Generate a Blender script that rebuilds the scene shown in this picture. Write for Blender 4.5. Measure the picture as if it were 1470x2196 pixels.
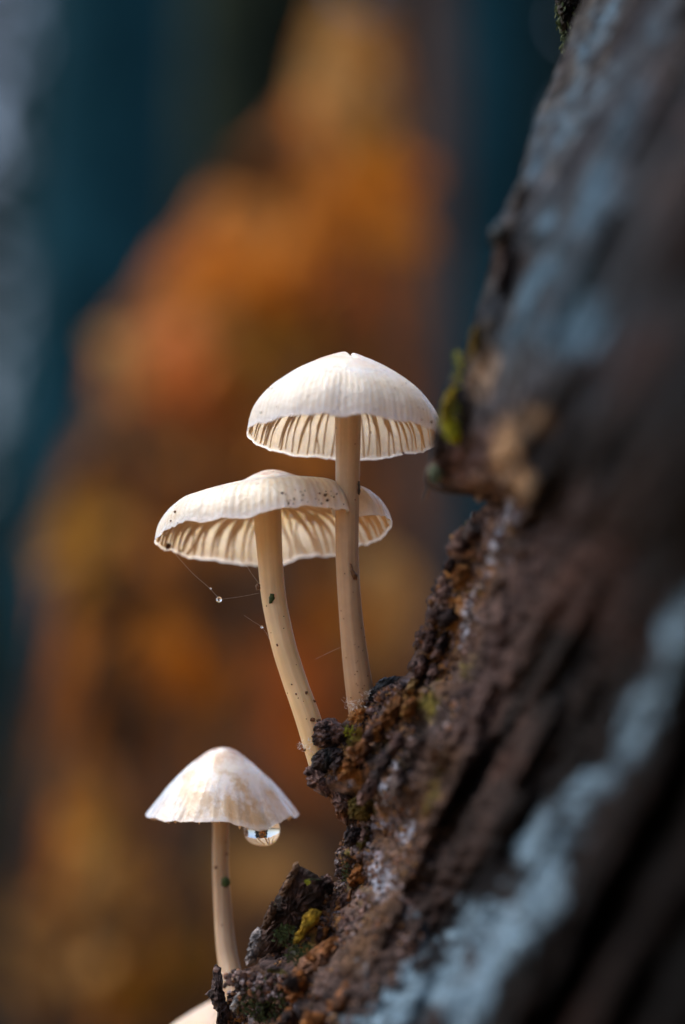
import bpy, math, random
import numpy as np
from mathutils import Vector
from mathutils.bvhtree import BVHTree

# ------------------------------------------------------------------ scene, camera, sky, sun, exposure
# Macro scene: one Blender unit is 10 cm.
sc = bpy.context.scene
for o in list(bpy.data.objects):
    bpy.data.objects.remove(o)
sc.unit_settings.scale_length = 0.1
C = sc.collection
R = math.radians

PITCH = R(9.0)
D0 = 4.375                      # distance of the focus plane (44 cm)
KPX = 1.05 / 1470.0             # size of one photo pixel in the focus plane
FOC = np.array([0.0, 0.0, 2.6])
FWD = np.array([0.0, math.cos(PITCH), math.sin(PITCH)])
UPV = np.array([0.0, -math.sin(PITCH), math.cos(PITCH)])
RGT = np.array([1.0, 0.0, 0.0])
CAM = FOC - FWD * D0

cd = bpy.data.cameras.new('camera')
cam = bpy.data.objects.new('camera', cd)
C.objects.link(cam)
cam.location = CAM
cam.rotation_euler = (R(90) + PITCH, 0, 0)
cd.sensor_fit = 'HORIZONTAL'
cd.sensor_width = 24.0
cd.lens = 100.0
cd.clip_start = 0.05
cd.clip_end = 3000
cd.dof.use_dof = True
cd.dof.focus_distance = D0
cd.dof.aperture_fstop = 0.62    # aperture 16 mm across at this unit scale (f/6.2)
sc.camera = cam

SUN_EL, SUN_AZ = R(62), R(-84)  # veiled sun, high and to the open side of the trunk
w = bpy.data.worlds.new('World')
sc.world = w
w.use_nodes = True
nt = w.node_tree
bg = nt.nodes['Background']
sky = nt.nodes.new('ShaderNodeTexSky')
sky.sky_type = 'NISHITA'
sky.sun_disc = False
sky.sun_elevation = SUN_EL
sky.sun_rotation = SUN_AZ
sky.air_density = 1.0
sky.dust_density = 5.0
nt.links.new(sky.outputs[0], bg.inputs[0])
bg.inputs[1].default_value = 0.15

sl = bpy.data.lights.new('sun', 'SUN')
sl.energy = 0.7
sl.angle = R(60)
sl.color = (1.0, 0.93, 0.84)
so = bpy.data.objects.new('sun', sl)
C.objects.link(so)
sdir = Vector((math.sin(SUN_AZ) * math.cos(SUN_EL), math.cos(SUN_AZ) * math.cos(SUN_EL), math.sin(SUN_EL)))
so.rotation_euler = sdir.to_track_quat('Z', 'Y').to_euler()
so.location = (0, 0, 60)

vs = sc.view_settings
vs.view_transform = 'Standard'
vs.look = 'None'
vs.exposure = 0.78
vs.gamma = 1.0
vs.use_curve_mapping = False
sc.render.engine = 'CYCLES'
sc.cycles.use_denoising = True
sc.cycles.max_bounces = 10
sc.cycles.transmission_bounces = 8
sc.cycles.sample_clamp_indirect = 6.0

# ------------------------------------------------------------------ helpers
rng = np.random.default_rng(7)
random.seed(7)


def P(px, py, d=0.0):
    """Point seen at photo pixel (px, py), d units behind the focus plane."""
    px = np.asarray(px, float); py = np.asarray(py, float); d = np.asarray(d, float)
    D = D0 + d
    k = KPX * D / D0
    return (CAM + FWD * D[..., None] + RGT * ((px - 735) * k)[..., None] + UPV * ((1098 - py) * k)[..., None])


def _hash(ix, iy, iz, seed):
    h = (ix.astype(np.int64) * 374761393 + iy.astype(np.int64) * 668265263 + iz.astype(np.int64) * 2147483647 + seed * 1274126177) & 0xFFFFFFFF
    h = ((h ^ (h >> 13)) * 1274126177) & 0xFFFFFFFF
    h = ((h ^ (h >> 16)) * 2246822519) & 0xFFFFFFFF
    return ((h ^ (h >> 15)) & 0xFFFFFF) / float(0xFFFFFF)


def noise(x, y, z=0.0, seed=0):
    """Smooth value noise in -1..1."""
    x, y, z = np.broadcast_arrays(np.asarray(x, float), np.asarray(y, float), np.asarray(z, float))
    ix, iy, iz = np.floor(x), np.floor(y), np.floor(z)
    fx, fy, fz = x - ix, y - iy, z - iz
    fx, fy, fz = [f * f * f * (f * (f * 6 - 15) + 10) for f in (fx, fy, fz)]
    r = 0.0
    for a in (0, 1):
        for b in (0, 1):
            for c in (0, 1):
                wgt = (fx if a else 1 - fx) * (fy if b else 1 - fy) * (fz if c else 1 - fz)
                r = r + wgt * _hash(ix + a, iy + b, iz + c, seed)
    return r * 2 - 1


def fbm(x, y, z=0.0, seed=0, octs=4, gain=0.5):
    r, a, t = 0.0, 1.0, 0.0
    f = 1.0
    for k in range(octs):
        r = r + a * noise(np.asarray(x) * f, np.asarray(y) * f, np.asarray(z) * f, seed + k * 17)
        t += a; a *= gain; f *= 2.03
    return r / t


def sstep(a, b, x):
    t = np.clip((np.asarray(x, float) - a) / (b - a), 0, 1)
    return t * t * (3 - 2 * t)


def mesh(name, V, F, mat, parent=None, smooth=True, attrs=None, cols=None):
    """One mesh object; V in world space, moved to the parent's origin."""
    V = np.asarray(V, np.float32)
    off = np.array(parent.matrix_world_origin if hasattr(parent, 'matrix_world_origin') else ORIG.get(parent.name, (0, 0, 0))) if parent else np.zeros(3)
    V = V - off.astype(np.float32)
    m = bpy.data.meshes.new(name)
    if isinstance(F, np.ndarray):
        n, k = F.shape
        m.vertices.add(len(V)); m.vertices.foreach_set('co', V.ravel())
        m.loops.add(n * k); m.loops.foreach_set('vertex_index', F.astype(np.int32).ravel())
        m.polygons.add(n)
        m.polygons.foreach_set('loop_start', np.arange(0, n * k, k, dtype=np.int32))
        m.update(calc_edges=True)
    else:
        m.from_pydata(V.tolist(), [], F)
    m.polygons.foreach_set('use_smooth', np.full(len(m.polygons), smooth))
    for k, a in (attrs or {}).items():
        at = m.attributes.new(k, 'FLOAT', 'POINT')
        at.data.foreach_set('value', np.asarray(a, np.float32).ravel())
    if cols is not None:
        at = m.attributes.new('tone', 'FLOAT_COLOR', 'POINT')
        at.data.foreach_set('color', np.c_[np.asarray(cols, np.float32), np.ones(len(V), np.float32)].ravel())
    m.materials.append(mat)
    m.update()
    o = bpy.data.objects.new(name, m)
    C.objects.link(o)
    if parent:
        o.parent = parent
        ORIG[o.name] = tuple(off)
    return o


ORIG = {}


def thing(name, label, cat, loc, group=None):
    o = bpy.data.objects.new(name, None)
    C.objects.link(o)
    o.empty_display_size = 0.05
    o.location = Vector(loc)
    ORIG[o.name] = tuple(loc)
    tag(o, label, cat, group)
    return o


def tag(o, label=None, cat=None, group=None, kind=None):
    for k, v in (('label', label), ('category', cat), ('group', group), ('kind', kind)):
        if v:
            o[k] = v
    return o


def grid_faces(nr, nc, close_c=False, close_r=False):
    r = np.arange(nr if close_r else nr - 1)[:, None]
    c = np.arange(nc if close_c else nc - 1)[None, :]
    r2, c2 = (r + 1) % nr, (c + 1) % nc
    return np.stack([r * nc + c, r * nc + c2, r2 * nc + c2, r2 * nc + c], -1).reshape(-1, 4)


class N:
    """Small node helper."""
    def __init__(s, name):
        s.m = bpy.data.materials.new(name)
        s.m.use_nodes = True
        s.t = s.m.node_tree
        s.b = s.t.nodes['Principled BSDF']
        s.out = s.t.nodes['Material Output']

    def n(s, typ, **kw):
        x = s.t.nodes.new(typ)
        for k, v in kw.items():
            if k in ('ins',):
                for i, val in v.items():
                    x.inputs[i].default_value = val
            else:
                setattr(x, k, v)
        return x

    def l(s, a, b):
        s.t.links.new(a, b)

    def co(s):
        return s.n('ShaderNodeTexCoord').outputs['Object']

    def noise(s, scale, detail=4, rough=0.55, vec=None):
        x = s.n('ShaderNodeTexNoise', ins={'Scale': scale, 'Detail': detail, 'Roughness': rough})
        s.l(vec or s.co(), x.inputs['Vector'])
        return x.outputs['Fac']

    def ramp(s, fac, stops):
        x = s.n('ShaderNodeValToRGB')
        e = x.color_ramp.elements
        while len(e) < len(stops):
            e.new(0.5)
        for k, (p, c) in enumerate(stops):
            e[k].position = p
            e[k].color = (*c, 1) if not isinstance(c, float) else (c, c, c, 1)
        s.l(fac, x.inputs[0])
        return x.outputs['Color']

    def mix(s, fac, a, b, mode='MIX'):
        x = s.n('ShaderNodeMix', data_type='RGBA', blend_type=mode)
        for v, i in ((fac, 0), (a, 6), (b, 7)):
            if isinstance(v, (int, float)):
                x.inputs[i].default_value = v
            elif isinstance(v, tuple):
                x.inputs[i].default_value = (*v, 1)
            else:
                s.l(v, x.inputs[i])
        return x.outputs[2]

    def attr(s, name, what='Fac'):
        return s.n('ShaderNodeAttribute', attribute_name=name).outputs[what]

    def bump(s, h, strength, dist):
        x = s.n('ShaderNodeBump', ins={'Strength': strength, 'Distance': dist})
        s.l(h, x.inputs['Height'])
        s.l(x.outputs[0], s.b.inputs['Normal'])
        return x


# ------------------------------------------------------------------ materials
def mat_cap(name, wet, tint, bloom, coat=0.22, bump=0.8, painted_sheen_c=(0.82, 0.81, 0.81), full=False):
    s = N(name)
    t = s.attr('t'); st = s.attr('stri')
    n1 = s.noise(16, 5, 0.6)
    base = s.mix(n1, (0.80 * tint[0] * 1.05, 0.695 * tint[1], 0.555 * tint[2]), (0.91 * tint[0], 0.815 * tint[1], 0.70 * tint[2]))
    base = s.mix(s.ramp(st, [(0.0, (0, 0, 0)), (1.0, (0.7, 0.7, 0.7))]), base, (0.62, 0.42, 0.27))
    # wet sky highlights painted as whitish patches on the upper half, brownish wear round the middle of the cap
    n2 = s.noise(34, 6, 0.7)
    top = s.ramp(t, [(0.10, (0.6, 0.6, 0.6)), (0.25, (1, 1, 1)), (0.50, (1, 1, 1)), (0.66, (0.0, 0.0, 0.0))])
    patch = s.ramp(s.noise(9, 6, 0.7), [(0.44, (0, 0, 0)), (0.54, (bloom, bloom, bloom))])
    base = s.mix(patch if full else s.mix(1.0, top, patch, 'MULTIPLY'), base, painted_sheen_c)
    apex = s.ramp(t, [(0.0, (1, 1, 1)), (0.20, (0.8, 0.8, 0.8)), (0.42, (0, 0, 0))])
    spots = s.ramp(s.noise(20, 7, 0.72), [(0.44, (0, 0, 0)), (0.56, (1, 1, 1))])
    base = s.mix(s.mix(1.0, apex, spots, 'MULTIPLY'), base, (0.44, 0.29, 0.205))
    n3 = s.noise(6.5, 4, 0.6)
    stain = s.ramp(n3, [(0.52, (0, 0, 0)), (0.66, (0.6, 0.6, 0.6))])
    base = s.mix(stain, base, (0.68, 0.455, 0.285))
    base = s.mix(s.ramp(t, [(0.93, (0, 0, 0)), (0.985, (0.5, 0.5, 0.5))]), base, (0.86, 0.84, 0.80))
    base = s.mix(s.attr('inner'), base, (0.93, 0.845, 0.71))
    s.l(base, s.b.inputs['Base Color'])
    rr = s.ramp(s.noise(22, 4, 0.6), [(0.38, wet), (0.62, min(0.75, wet + 0.30))])
    s.l(rr, s.b.inputs['Roughness'])
    s.b.inputs['Specular IOR Level'].default_value = 0.6
    s.b.inputs['Subsurface Weight'].default_value = 0.85
    s.b.inputs['Subsurface Radius'].default_value = (1.0, 0.72, 0.48)
    s.b.inputs['Subsurface Scale'].default_value = 0.042
    bm = s.bump(s.mix(0.4, n2, s.noise(95, 3, 0.6)), bump, 0.006)
    s.b.inputs['Coat Weight'].default_value = coat
    s.b.inputs['Coat Roughness'].default_value = wet
    s.l(bm.outputs[0], s.b.inputs['Coat Normal'])
    return s.m


def mat_stem(name, a, b):
    s = N(name)
    t = s.attr('t')
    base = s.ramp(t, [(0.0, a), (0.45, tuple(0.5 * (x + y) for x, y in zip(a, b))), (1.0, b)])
    base = s.mix(s.ramp(s.noise(26, 5, 0.6), [(0.35, (0, 0, 0)), (0.75, (0.4, 0.4, 0.4))]), base, tuple(0.7 * x for x in b))
    base = s.mix(s.ramp(s.attr('fib'), [(0.38, (0.2, 0.2, 0.2)), (0.62, (0, 0, 0))]), base, tuple(0.66 * x for x in b))
    s.l(base, s.b.inputs['Base Color'])
    s.b.inputs['Roughness'].default_value = 0.42
    s.b.inputs['Subsurface Weight'].default_value = 0.6
    s.b.inputs['Subsurface Radius'].default_value = (1.0, 0.55, 0.28)
    s.b.inputs['Subsurface Scale'].default_value = 0.03
    s.bump(s.mix(0.5, s.attr('fib', 'Color'), s.noise(70, 4, 0.6)), 0.22, 0.003)
    return s.m


def mat_gill():
    s = N('gill_flesh')
    col = s.mix(s.noise(14, 3), (0.94, 0.83, 0.65), (0.95, 0.89, 0.76))
    s.l(col, s.b.inputs['Base Color'])
    s.b.inputs['Roughness'].default_value = 0.6
    tr = s.n('ShaderNodeBsdfTranslucent')
    s.l(s.mix(1.0, col, (1.0, 0.90, 0.74), 'MULTIPLY'), tr.inputs['Color'])
    mx = s.n('ShaderNodeMixShader', ins={0: 0.6})
    s.l(s.b.outputs[0], mx.inputs[1]); s.l(tr.outputs[0], mx.inputs[2])
    s.l(mx.outputs[0], s.out.inputs['Surface'])
    return s.m


def mat_bark(name, rough=(0.35, 0.75), bumpd=0.012, scale=40, spec=0.3):
    s = N(name)
    tone = s.attr('tone', 'Color')
    v = s.ramp(s.noise(scale, 7, 0.68), [(0.30, (0.22, 0.20, 0.20)), (0.5, (1, 1, 1)), (0.70, (2.3, 2.1, 1.95))])
    col = s.mix(1.0, tone, v, 'MULTIPLY')
    s.l(col, s.b.inputs['Base Color'])
    s.l(s.ramp(s.noise(scale * 0.6, 4), [(0.35, rough[0]), (0.65, rough[1])]), s.b.inputs['Roughness'])
    s.b.inputs['Specular IOR Level'].default_value = spec
    s.bump(s.noise(scale * 1.6, 6, 0.7), 0.7, bumpd)
    return s.m


def mat_flat(name, a, b, scale=8, rough=0.7, spec=0.3, bump=0.0, detail=4, translucent=0.0, lo=0.35, hi=0.65):
    s = N(name)
    col = s.ramp(s.noise(scale, detail, 0.6), [(lo, a), (hi, b)])
    s.l(col, s.b.inputs['Base Color'])
    s.b.inputs['Roughness'].default_value = rough
    s.b.inputs['Specular IOR Level'].default_value = spec
    if bump:
        s.bump(s.noise(scale * 3, 5, 0.65), 0.6, bump)
    if translucent:
        tr = s.n('ShaderNodeBsdfTranslucent')
        s.l(col, tr.inputs['Color'])
        mx = s.n('ShaderNodeMixShader', ins={0: translucent})
        s.l(s.b.outputs[0], mx.inputs[1]); s.l(tr.outputs[0], mx.inputs[2])
        s.l(mx.outputs[0], s.out.inputs['Surface'])
    return s.m


def mat_water():
    s = N('water')
    s.b.inputs['Base Color'].default_value = (1, 1, 1, 1)
    s.b.inputs['Roughness'].default_value = 0.0
    s.b.inputs['IOR'].default_value = 1.33
    s.b.inputs['Transmission Weight'].default_value = 1.0
    return s.m


M = dict(
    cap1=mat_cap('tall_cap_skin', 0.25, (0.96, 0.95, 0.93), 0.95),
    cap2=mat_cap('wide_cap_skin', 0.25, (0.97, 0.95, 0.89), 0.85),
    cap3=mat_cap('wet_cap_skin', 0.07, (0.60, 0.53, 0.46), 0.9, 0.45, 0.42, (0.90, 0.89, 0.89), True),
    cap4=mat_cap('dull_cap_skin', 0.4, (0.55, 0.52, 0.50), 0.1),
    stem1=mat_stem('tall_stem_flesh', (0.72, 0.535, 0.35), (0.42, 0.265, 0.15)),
    stem2=mat_stem('bent_stem_flesh', (0.74, 0.545, 0.30), (0.76, 0.57, 0.32)),
    stem3=mat_stem('small_stem_flesh', (0.46, 0.36, 0.255), (0.46, 0.325, 0.20)),
    gill=mat_gill(),
    bark=mat_bark('wet_bark', (0.5, 0.85), spec=0.03),
    flake=mat_bark('bark_flake_surface', (0.4, 0.85), 0.014, 70, 0.12),
    crumb=mat_bark('bark_crumb_surface', (0.35, 0.75), 0.004, 120, 0.2),
    water=mat_water(),
    thread=mat_flat('spider_silk', (0.8, 0.8, 0.8), (0.9, 0.9, 0.9), rough=0.3, spec=0.5),
    moss=mat_flat('dark_moss', (0.02, 0.035, 0.012), (0.06, 0.09, 0.03), 60, 0.6, translucent=0.2),
    moss_bright=mat_flat('yellow_green_moss', (0.16, 0.20, 0.02), (0.34, 0.36, 0.03), 30, 0.6, translucent=0.25),
    ochre=mat_flat('ochre_lichen', (0.22, 0.14, 0.01), (0.42, 0.32, 0.03), 40, 0.7, bump=0.004),
    green=mat_flat('green_scrap', (0.025, 0.05, 0.012), (0.06, 0.10, 0.03), 80, 0.6),
    brown=mat_flat('brown_scrap', (0.06, 0.022, 0.01), (0.16, 0.07, 0.025), 90, 0.4, spec=0.5),
    black=mat_flat('dark_scrap', (0.012, 0.010, 0.009), (0.05, 0.035, 0.025), 90, 0.45, spec=0.5),
    twig=mat_flat('dark_twig_bark', (0.03, 0.018, 0.012), (0.09, 0.055, 0.035), 30, 0.6, bump=0.004),
    litter=mat_flat('leaf_litter', (0.16, 0.10, 0.055), (0.44, 0.29, 0.16), 3.0, 0.85, detail=8, spec=0.04),
    rust=mat_bark('rusty_bark', (0.6, 0.9), 0.05, 3.0, 0.02),
    slate=mat_flat('slate_bark', (0.003, 0.024, 0.038), (0.009, 0.055, 0.085), 1.2, 0.8, bump=0.03, spec=0.04),
    mauve=mat_flat('mauve_bark', (0.05, 0.035, 0.033), (0.11, 0.08, 0.07), 1.0, 0.8, bump=0.03, spec=0.04),
    spruce=mat_flat('spruce_needles', (0.010, 0.030, 0.034), (0.025, 0.06, 0.06), 1.2, 0.7, translucent=0.15, spec=0.04),
    spruce_dark=mat_flat('dark_needles', (0.012, 0.022, 0.018), (0.03, 0.045, 0.03), 1.2, 0.7, translucent=0.15, spec=0.04),
)
for nm, a, b in (('orange', (0.42, 0.145, 0.016), (0.58, 0.22, 0.03)), ('rust_red', (0.40, 0.125, 0.03), (0.54, 0.18, 0.045)),
                 ('tan', (0.36, 0.20, 0.065), (0.50, 0.29, 0.10)), ('ochre_leaf', (0.24, 0.115, 0.02), (0.36, 0.19, 0.035)),
                 ('umber', (0.05, 0.024, 0.012), (0.11, 0.055, 0.025)), ('olive', (0.10, 0.075, 0.025), (0.20, 0.15, 0.06))):
    M[nm] = mat_flat(nm + '_autumn_leaf' if 'leaf' not in nm else nm, a, b, 6, 0.6, spec=0.06, translucent=0.3)

# ------------------------------------------------------------------ ground
gx = np.r_[-400, -120, -50, np.linspace(-22, 22, 45), 50, 120, 400]
gy = np.r_[-200, -60, -25, np.linspace(-10, 40, 51), 70, 150, 600]
GX, GY = np.meshgrid(gx, gy)
GZ = 0.18 * fbm(GX * 0.25, GY * 0.25, 0, 3, 3) * (np.abs(GX) < 60) - 0.15
ground = mesh('ground', np.stack([GX, GY, GZ], -1).reshape(-1, 3), grid_faces(*GX.shape), M['litter'])
tag(ground, kind='structure', label='brown leaf litter of the forest floor', cat='ground')

# ------------------------------------------------------------------ the leaning trunk
EDGE = np.array([(-5200, 2900), (-2600, 2080), (-700, 1470), (-400, 1372), (0, 1245), (60, 1222), (110, 1204), (250, 1154), (380, 1115), (450, 1082), (490, 1052), (520, 1062), (560, 1050),
                 (640, 1032), (720, 1004), (780, 985), (830, 963), (880, 944), (930, 932), (980, 922), (1025, 926), (1046, 950), (1060, 1030), (1080, 1040), (1110, 1012),
                 (1150, 974), (1175, 962), (1205, 972), (1240, 945), (1300, 921), (1350, 906), (1400, 888), (1450, 874), (1480, 822), (1505, 795), (1530, 760),
                 (1556, 728), (1580, 705), (1620, 690), (1650, 672), (1690, 690), (1715, 730), (1760, 752), (1800, 745), (1840, 730), (1880, 724), (1940, 690),
                 (2000, 640), (2050, 570), (2090, 515), (2130, 490), (2196, 486), (2300, 460), (2600, 350), (3600, 40), (5200, -420)], float)
EDEP = np.array([(-5200, 0.4), (-400, -0.05), (60, -0.30), (400, -0.52), (700, -0.48), (950, -0.32), (1200, -0.17), (1400, -0.08), (1600, -0.02), (1800, -0.02), (2000, 0.0),
                 (2196, 0.03), (2600, 0.1), (5200, 0.5)], float)


def edge_x(v):
    return np.interp(v, EDGE[:, 0], EDGE[:, 1])


_vv = np.arange(-5200, 5201, 10.0)
_ex = edge_x(_vv)
_k = np.exp(-0.5 * (np.arange(-60, 61) / 20.0) ** 2); _k /= _k.sum()
_xs = np.convolve(np.pad(_ex, 60, 'reflect', reflect_type='odd'), _k, 'valid')


def smooth_x(v):
    return np.interp(v, _vv, _xs)


PROF = np.array([(0, 0), (25, 0.022), (60, 0.045), (120, 0.14), (250, 0.40), (500, 0.95), (800, 1.40), (1100, 1.75), (1500, 1.95)], float)


def trunk_point(v, s):
    """Undisplaced place on the trunk's face: v runs down the lit edge, s in from it (photo pixels)."""
    x = smooth_x(v) + s + (edge_x(v) - smooth_x(v)) * np.exp(-s / 190.0)
    y = v + 0.25 * s * sstep(0, 300, s)
    d = np.interp(v, EDEP[:, 0], EDEP[:, 1]) - np.interp(s, PROF[:, 0], PROF[:, 1]) * (1 + 0.5 * sstep(1150, 750, v))
    return x, y, d


def seg_mask(x, y, pts, wid):
    """1 near a polyline, falling to 0 at its half width."""
    best = np.full(x.shape, 1e9)
    for (x0, y0), (x1, y1) in zip(pts[:-1], pts[1:]):
        dx, dy = x1 - x0, y1 - y0
        t = np.clip(((x - x0) * dx + (y - y0) * dy) / (dx * dx + dy * dy + 1e-9), 0, 1)
        best = np.minimum(best, np.hypot(x - x0 - t * dx, y - y0 - t * dy))
    return 1 - best / wid


def blob_mask(x, y, blobs):
    r = np.zeros(x.shape)
    for bx, by, rx, ry, ang, a in blobs:
        c, s_ = math.cos(R(ang)), math.sin(R(ang))
        u, v = (x - bx) * c + (y - by) * s_, -(x - bx) * s_ + (y - by) * c
        r = np.maximum(r, a * np.clip(1.3 - np.hypot(u / rx, v / ry), 0, 1))
    return r


def bark_tones(x, y, s):
    """Bark colour (linear) with its lichens, algae and rusty rot, in trunk coordinates."""
    al, ac = (y - 0.55 * x) / 1.14, (x + 0.55 * y) / 1.14       # along and across the grain
    n_str = fbm(al / 330, ac / 55, 0, 11, 4)
    n_big = fbm(x / 260, y / 260, 0, 21, 3)
    upq = sstep(1150, 850, y)
    n_med = fbm(x / 55, y / 60, 0, 31, 4) * (1 - upq) + fbm(al / 150, ac / 38, 0, 33, 4) * upq
    n_fine = fbm(x / 14, y / 14, 0, 41, 4)
    col = np.empty(x.shape + (3,)); col[:] = (0.040, 0.030, 0.026)

    def lay(m, c):
        m = np.clip(m, 0, 1)[..., None]
        col[:] = col * (1 - m) + np.array(c) * m
    lay(sstep(0.0, 0.35, n_str) * 0.9, (0.115, 0.072, 0.058))
    lay(sstep(-0.05, -0.35, n_str) * 0.9, (0.012, 0.011, 0.013))
    lay(sstep(0.05, 0.5, n_big + 0.4 * n_str) * 0.55, (0.15, 0.066, 0.045))
    # slate-blue algae film over the upper face
    up = sstep(1050, 650, y + 0.25 * (x - 1200)) * sstep(1520, 1330, x + 0.12 * y)
    lay(up * (0.55 + 1.1 * n_str), (0.036, 0.060, 0.076))
    # crumbly inner bark along the edge
    strip = sstep(170, 50, s + 40 * n_med) * sstep(980, 1120, y)
    lay(strip * 0.9, (0.25, 0.155, 0.115))
    lay(strip * sstep(-0.1, 0.3, n_med), (0.34, 0.15, 0.04))
    lay(strip * sstep(0.12, 0.5, fbm(x / 40, y / 34, 5, 51, 4)) * 0.85, (0.050, 0.036, 0.036))
    lay(strip * sstep(0.28, 0.55, fbm(x / 30, y / 30, 9, 61, 4)) * 0.8, (0.30, 0.27, 0.30))
    lay(strip * sstep(0.30, 0.55, fbm(x / 60, y / 60, 19, 63, 3)) * 0.7, (0.20, 0.15, 0.03))
    ed = sstep(200, 60, s + 40 * n_med) * sstep(1120, 980, y)
    lay(ed * 0.5 * sstep(-0.1, 0.4, n_med), (0.085, 0.062, 0.040))
    lay(ed * 0.75 * sstep(0.1, 0.5, fbm(x / 40, y / 80, 5, 53, 3)), (0.022, 0.016, 0.014))
    # reddish ridge, tan ridge lines
    rid = np.maximum(seg_mask(x, y, [(1250, 1080), (1130, 1250), (1060, 1420), (1000, 1560), (930, 1680), (900, 1800)], 75), 0)
    lay(rid * (0.75 + 0.5 * n_str), (0.16, 0.095, 0.078))
    rid2 = np.maximum(seg_mask(x, y, [(960, 1620), (890, 1760), (840, 1900), (760, 2060)], 55), 0)
    lay(rid2 * (0.8 + 0.6 * n_str), (0.15, 0.080, 0.042))
    knot = blob_mask(x, y, [(1085, 960, 38, 70, 0, 1), (1120, 1040, 34, 40, 0, 1.0), (1150, 900, 40, 36, 0, 0.7), (1040, 800, 30, 60, 10, 0.7)])
    lay(knot * (0.9 + 0.5 * n_med), (0.42, 0.25, 0.13))
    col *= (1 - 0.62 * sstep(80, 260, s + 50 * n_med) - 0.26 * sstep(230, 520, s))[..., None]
    n_cl = fbm(x / 85, y / 85, 2, 37, 3)
    # pale crust lichens
    a = seg_mask(x, y, [(1520, 1290), (1420, 1470), (1360, 1590), (1270, 1690), (1215, 1790), (1150, 1890), (1120, 1990), (1060, 2070), (1010, 2150), (960, 2250)], 46)
    b = seg_mask(x, y, [(1090, 1950), (980, 2050), (930, 2110), (820, 2180), (790, 2240)], 68)
    c = seg_mask(x, y, [(1290, 1640), (1200, 1720), (1130, 1830)], 42)
    lic = np.maximum(np.maximum(a, b), c)
    lay(sstep(0.0, 0.8, lic + 0.35 * n_med + 0.6 * n_str + 1.3 * n_cl + 0.6 * n_fine - 0.16) * 0.9, (0.15, 0.215, 0.255))
    up_l = blob_mask(x, y, [(1235, 700, 58, 90, 22, 1), (1295, 420, 48, 85, 25, 0.9), (1170, 480, 30, 80, 22, 0.6), (1150, 600, 28, 90, 20, 0.65), (1310, 850, 40, 60, 20, 0.55),
                            (1330, 200, 50, 90, 25, 0.5), (1080, 640, 20, 60, 15, 0.6), (1230, 250, 30, 100, 22, 0.4), (1420, 60, 60, 60, 0, 0.45), (1150, 360, 18, 60, 18, 0.6), (1290, 60, 30, 90, 20, 0.4)])
    lay(sstep(0.05, 0.8, up_l * 0.75 + 0.75 * n_med + 0.25 * n_str + 0.2 * n_fine) * 0.75 * (up_l > 0), (0.060, 0.108, 0.142))
    spots = blob_mask(x, y, [(815, 1890, 34, 44, 0, 1), (870, 1790, 16, 40, 25, 0.9), (830, 1700, 30, 40, 10, 0.8), (850, 1640, 20, 18, 0, 0.5), (1000, 1330, 14, 90, 12, 0.9), (1070, 1150, 16, 110, 18, 0.6)])
    lay(sstep(0.25, 0.8, spots + 0.5 * n_fine) * 0.8 * (spots > 0), (0.42, 0.43, 0.48))
    mo = blob_mask(x, y, [(748, 1575, 26, 30, 0, 1), (790, 1745, 22, 20, 0, 0.9), (745, 1860, 14, 60, 20, 0.9), (920, 1500, 30, 60, 10, 0.7), (930, 1700, 20, 60, 25, 0.5), (1000, 1420, 30, 50, 10, 0.5)])
    lay(sstep(0.2, 0.8, mo + 0.45 * n_fine) * 0.8 * (mo > 0), (0.16, 0.125, 0.02))
    col *= (1 + 0.35 * n_fine)[..., None]
    col *= np.array((0.80, 0.92, 1.06))
    return np.clip(col, 0.003, 0.9)


def disp(x, y, s):
    """Relief of the bark: (sideways in pixels, towards the camera in units)."""
    al, ac = (y - 0.55 * x) / 1.14, (x + 0.55 * y) / 1.14
    big = fbm(al / 420, ac / 75, 0, 71, 3)
    med = fbm(x / 46, y / 40, 0, 81, 4)
    fin = fbm(x / 13, y / 13, 0, 91, 3)
    terr = np.abs(fbm(x / 80, y / 52, 3, 95, 3))
    lowq = 0.06 + 0.94 * sstep(850, 1150, y)
    med = med * (0.25 + 0.75 * sstep(850, 1150, y)) + 0.9 * fbm(al / 150, ac / 40, 0, 83, 3) * sstep(1150, 850, y)
    dep = (0.17 * big * sstep(60, 300, s) + 0.024 * med * lowq + 0.032 * terr * lowq + 0.0065 * fin * (0.3 + 0.7 * lowq))
    side = 11 * med * sstep(240, 20, s) + 5.5 * fin * lowq + 15 * lowq * (terr - 0.25) * sstep(150, 10, s)
    return side, dep


vrow = np.r_[np.arange(-5200, -700, 260), np.arange(-700, -130, 26), np.arange(-130, 2330, 3.2), np.arange(2330, 2700, 26), np.arange(2700, 5201, 250)].astype(float)
scol = np.r_[np.arange(0, 300, 3.4), np.arange(300, 640, 8), np.arange(640, 1501, 24)].astype(float)
VV, SS = np.meshgrid(vrow, scol, indexing='ij')
X, Y, DD = trunk_point(VV, SS)
sx, dp = disp(X, Y, SS)
front = P(X - sx, Y, DD - dp)
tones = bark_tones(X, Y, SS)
BACK = np.array([(3, 0.012), (9, 0.03), (18, 0.055), (34, 0.10), (58, 0.17), (95, 0.28), (160, 0.45), (260, 0.75), (450, 1.15), (800, 1.6), (1200, 1.75), (1700, 1.5), (2200, 0.8), (2500, -0.3), (2300, -1.4), (1850, -1.9)])
bx = edge_x(vrow)[:, None] + BACK[None, :, 0]
by = np.repeat(vrow[:, None], len(BACK), 1)
bd = np.interp(vrow, EDEP[:, 0], EDEP[:, 1])[:, None] + BACK[None, :, 1]
bsx, bdp = disp(bx + 31, by, np.zeros_like(bx) + 10)
fade = np.clip(1 - BACK[:, 1] / 1.2, 0.15, 1)[None, :] * (np.abs(BACK[None, :, 1]) < 1.2)
e_sx = sx[:, :1]
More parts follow.
